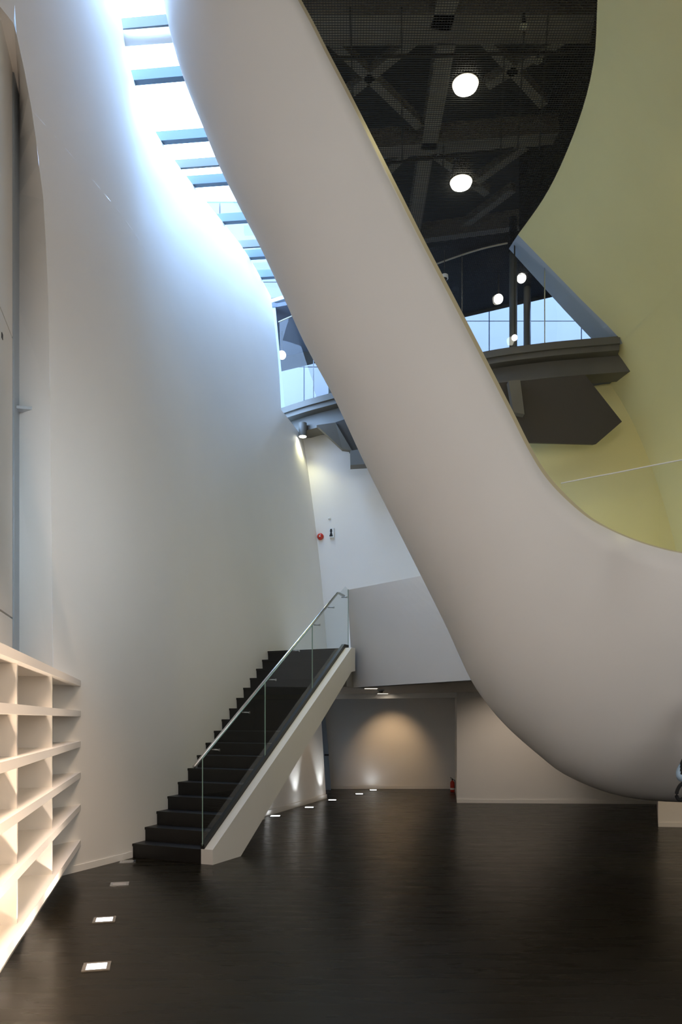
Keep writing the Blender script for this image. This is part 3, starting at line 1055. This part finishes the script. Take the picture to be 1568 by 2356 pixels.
for px, py, lab, tg in [(853, 1583, 'recessed rectangular ceiling light nearer the parapet edge', None), (880, 1595, 'recessed rectangular ceiling light farther into the passage', None)]:
    c = soffit_pt(px, py)
    e = empty('recessed_light', c, lab, 'ceiling light', 'recessed lights in the passage ceiling')
    mk('frame', *join([obox(c + Vector((sx * .115, 0, -.006)), (1, 0, 0), (0, 1, 0), (0, 0, 1), .02, .24, .012) for sx in (-1, 1)] +
                      [obox(c + Vector((0, sy * .11, -.006)), (1, 0, 0), (0, 1, 0), (0, 0, 1), .21, .02, .012) for sy in (-1, 1)]), M['plastic'], e)
    mk('lens', *obox(c + Vector((0, 0, -.004)), (1, 0, 0), (0, 1, 0), (0, 0, 1), .21, .2, .006), M['lampw'], e)
c = soffit_pt(880, 1595)
spot('passage_wall_washer', (1.16, 16.35, ZS - .04), (1.16, 17.5, .78), 55, (1, .66, .36), 74, .95, .05)
spot('passage_wall_washer', c + Vector((0, 0, -.03)), c + Vector((0, 0, -3)), 30, (1, .78, .55), 110, .9, .05)
spot('right_wall_washer', (3.2, 12.9, ZS - .04), (3.1, 14.5, .62), 48, (1, .80, .62), 92, .95, .05)
spot('stair_wall_washer', (.35, 13.9, ZS - .04), (-.75, 14.1, .6), 22, (1, .78, .55), 90, .9, .05)
spot('near_right_washer', Vector((5.6, 9.6, 1.9)), Vector((5.4, 11.2, .3)), 50, (1, .72, .42), 80, .9, .05)
for px, py, lab in [(827, 1597, 'small dark detector on the passage ceiling, left of the lights'), (876, 1587, 'small dark detector between the two recessed lights')]:
    c = soffit_pt(px, py)
    e = empty('smoke_detector', c, lab, 'detector')
    mk('base', *tube([c, c + Vector((0, 0, -.02))], .06, 20), M['grey_metal'], e)
    mk('sensor', *tube([c + Vector((0, 0, -.02)), c + Vector((0, 0, -.055))], [.045, .025], 20), M['bridge'], e)

# ------------------------------------------------------------------ fixtures on the upper back wall
def wallpt(px, py):
    """point on the upper back wall behind pixel, with its outward normal"""
    for Y100 in range(1300, 1700):
        Y = Y100 / 100
        X = (px - 784) / F * Y
        if Y >= lin(WB, X) - .001:
            break
    t = Vector((1, (lin(WB, X + .1) - lin(WB, X - .1)) / .2, 0)).normalized()
    n = Vector((t.y, -t.x, 0))
    return Vector((X, Y, H + (HOR - py) / F * Y)), t, n


c, t, n = wallpt(737, 1235)
e = empty('alarm_bell', c, 'round red alarm bell on the white wall above the stair', 'alarm bell')
mk('gong', *tube([c, c + n * .03, c + n * .055, c + n * .062], [.070, .068, .045, .01], 28), M['red'], e, smooth=True)
mk('hub', *tube([c + n * .06, c + n * .07], .016, 12), M['label'], e)
c, t, n = wallpt(764, 1227)
e = empty('exit_light_box', c, 'small upright emergency box with dark symbol, right of the red bell', 'emergency box')
mk('case', *obox(c + n * .025, t, n, (0, 0, 1), .10, .05, .19), M['plastic'], e)
mk('symbol', *join([obox(c + n * .052 + t * -.01 + Vector((0, 0, dz)), t, n, (0, 0, 1), w, .004, h) for dz, w, h in ((.065, .035, .03), (.035, .045, .035), (.0, .03, .04), (-.03, .05, .03), (-.06, .07, .03))]), M['black'], e)
c, t, n = wallpt(758, 1193)
tag(mk('wall_sensor', *tube([c, c + n * .02, c + n * .035], [.030, .028, .012], 20), M['plastic'], smooth=False), 'tiny round white sensor on the wall above the emergency box', 'sensor')

# ------------------------------------------------------------------ fire extinguisher
c = FL(1040, 1822)
fe = empty('fire_extinguisher', c, 'small red fire extinguisher standing in the corner of the passage', 'extinguisher')
pf = [(.040, 0), (.048, .01), (.048, .20), (.042, .225), (.018, .245), (.014, .26)]
mk('cylinder', *tube([c + Vector((0, 0, z)) for r, z in pf], [r for r, z in pf], 24), M['red'], fe, smooth=True)
mk('valve', *tube([c + Vector((0, 0, .26)), c + Vector((0, 0, .285))], .016, 12), M['black'], fe)
mk('lever', *join([bar(c + Vector((.01, 0, .285)), c + Vector((-.05, -.01, .325)), .014, .01), bar(c + Vector((.01, 0, .275)), c + Vector((-.05, -.01, .29)), .014, .008)]), M['black'], fe)
mk('hose', *tube([c + Vector((.015, -.01, .27)), c + Vector((.05, -.01, .26)), c + Vector((.062, -.012, .2)), c + Vector((.055, -.015, .08))], .008, 8), M['black'], fe, smooth=True)
mk('label_sticker', *tube([c + Vector((0, 0, .05)), c + Vector((0, 0, .09))], .0485, 24, cap=False), M['label'], fe)

# ------------------------------------------------------------------ person at the right edge, only the elbow is in the picture
PX, PY = 3.0, 6.05
per = empty('person', (PX, PY, 0), 'person in black with a pale blue sleeve, elbow just inside the right edge', 'person')


def skin_obj(name, verts, edges, radii, m, parent, sub=2):
    me = bpy.data.meshes.new(name)
    me.from_pydata([tuple(v) for v in verts], edges, [])
    o = bpy.data.objects.new(name, me)
    C.objects.link(o)
    sk = o.modifiers.new('skin', 'SKIN')
    for i, r in enumerate(radii):
        rr = r if isinstance(r, tuple) else (r, r)
        me.skin_vertices[0].data[i].radius = rr
    me.skin_vertices[0].data[0].use_root = True
    ss = o.modifiers.new('sub', 'SUBSURF')
    ss.levels = sub
    ss.render_levels = sub
    me.materials.append(m)
    for p in me.polygons:
        p.use_smooth = True
    sk.use_smooth_shade = True
    o.parent = parent
    o.matrix_parent_inverse = Matrix.Translation(-parent.location)
    return o


B = Vector((PX, PY, 0))
v = [(0, 0, .95), (0, 0, 1.12), (0, .0, 1.30), (0, 0, 1.42), (0, 0, 1.50), (0, -.01, 1.60),
     (-.09, 0, .90), (-.10, -.02, .50), (-.10, .03, .10), (-.10, -.10, .05),
     (.09, 0, .90), (.11, -.02, .50), (.11, .03, .10), (.11, -.10, .05),
     (-.17, 0, 1.40), (-.30, .02, 1.14), (-.14, -.20, 1.16),
     (.17, 0, 1.40), (.27, .02, 1.13), (.20, -.14, .93)]
ed = [(0, 1), (1, 2), (2, 3), (3, 4), (4, 5), (0, 6), (6, 7), (7, 8), (8, 9), (0, 10), (10, 11), (11, 12), (12, 13), (3, 14), (14, 15), (15, 16), (3, 17), (17, 18), (18, 19)]
rad = [(.15, .11), (.13, .10), (.16, .11), (.12, .09), .055, .05, .085, .062, .045, .035, .085, .062, .045, .035, .06, .046, .034, .06, .046, .034]
body = skin_obj('body', [B + Vector(q) for q in v], ed, rad, M['cloth_black'], per)
# trousers over the legs
tv = [(0, 0, .93), (-.09, 0, .86), (-.10, -.02, .50), (-.10, .03, .14), (.09, 0, .86), (.11, -.02, .50), (.11, .03, .14)]
skin_obj('trousers', [B + Vector(q) for q in tv], [(0, 1), (1, 2), (2, 3), (0, 4), (4, 5), (5, 6)], [(.155, .12), .10, .075, .065, .10, .075, .065], M['jeans'], per)
# pale blue sleeve around the bent elbow
el = B + Vector((-.30, .02, 1.14))
skin_obj('sleeve', [B + Vector((-.24, .015, 1.27)), B + Vector((-.293, .02, 1.18)), B + Vector((-.305, .0, 1.13)), B + Vector((-.24, -.08, 1.145))],
         [(0, 1), (1, 2), (2, 3)], [.04, .042, .040, .036], M['cloth_blue'], per)
# head
hc = B + Vector((0, -.02, 1.67))
hv = []
prof = [(.02, -.115), (.052, -.10), (.066, -.06), (.074, -.01), (.078, .03), (.072, .075), (.048, .105), (.01, .12)]
mk('head', *tube([hc + Vector((0, 0, z)) for r, z in prof], [r for r, z in prof], 20), M['skin'], per, smooth=True)
hprof = [(.078, -.03), (.086, .02), (.082, .08), (.056, .118), (.012, .132)]
mk('hair', *tube([hc + Vector((0, .02, z)) for r, z in hprof], [r for r, z in hprof], 20), M['hair'], per, smooth=True)
mk('nose', *tube([hc + Vector((0, -.07, .02)), hc + Vector((0, -.095, -.02)), hc + Vector((0, -.075, -.03))], [.008, .012, .008], 8), M['skin'], per, smooth=True)
for sx in (-1, 1):
    mk('eye', *tube([hc + Vector((sx * .028, -.072, .005)), hc + Vector((sx * .028, -.078, .005))], [.010, .006], 10), M['black'], per)
    mk('ear', *tube([hc + Vector((sx * .076, 0, -.03)), hc + Vector((sx * .085, .005, 0)), hc + Vector((sx * .078, .005, .03))], [.010, .016, .010], 8), M['skin'], per, smooth=True)
mk('mouth', *bar(hc + Vector((-.02, -.072, -.055)), hc + Vector((.02, -.072, -.055)), .008, .006), M['red'], per)


def hand(wr, dirv, side, name='hand'):
    wr, dirv = Vector(wr), Vector(dirv).normalized()
    up = Vector((0, 0, 1))
    sd_ = dirv.cross(up).normalized()
    vs, es, rs = [wr, wr + dirv * .05, wr + dirv * .085], [(0, 1), (1, 2)], [.022, (.028, .016), (.030, .013)]
    for i, L in enumerate((.06, .07, .065, .05)):
        k = len(vs)
        o = sd_ * (.027 - .018 * i)
        b0 = wr + dirv * .09 + o
        vs += [b0, b0 + dirv * L * .5 - up * .012, b0 + dirv * L * .8 - up * .035]
        es += [(2, k), (k, k + 1), (k + 1, k + 2)]
        rs += [.009, .008, .007]
    k = len(vs)
    vs += [wr + dirv * .04 + sd_ * side * .035, wr + dirv * .08 + sd_ * side * .055 - up * .02]
    es += [(1, k), (k, k + 1)]
    rs += [.012, .010]
    skin_obj(name, vs, es, rs, M['skin'], per, 1)


hand(B + Vector((-.14, -.20, 1.16)), (.6, -.8, -.1), 1)
hand(B + Vector((.20, -.14, .93)), (0, -.5, -1), -1)
for sx in (-.10, .11):
    mk('shoe', *tube([B + Vector((sx, .09, .045)), B + Vector((sx, .0, .05)), B + Vector((sx, -.10, .04)), B + Vector((sx, -.16, .03))], [.04, .045, .042, .025], 14), M['black'], per, smooth=True)
# black bag hung from the crook of the arm: strap loop shows below the elbow
bgc = Vector((2.70, 6.02, 1.03))
bag = empty('handbag', (2.86, 6.0, .8), 'black handbag strap looped below the elbow at the right edge', 'bag')
lp = []
for k in range(25):
    t_ = 2 * math.pi * k / 24
    lp.append(bgc + Vector((.042 * math.cos(t_) + .018 * math.sin(t_), .0, .068 * math.sin(t_))))
mk('strap', *tube(lp, .014, 10), M['cloth_black'], bag, smooth=True)
mk('pouch', *tube([(2.86, 6.0, 1.02), (2.86, 6.0, .96), (2.87, 6.0, .80), (2.87, 6.0, .74)], [.03, .11, .12, .09], 18), M['cloth_black'], bag, smooth=True)
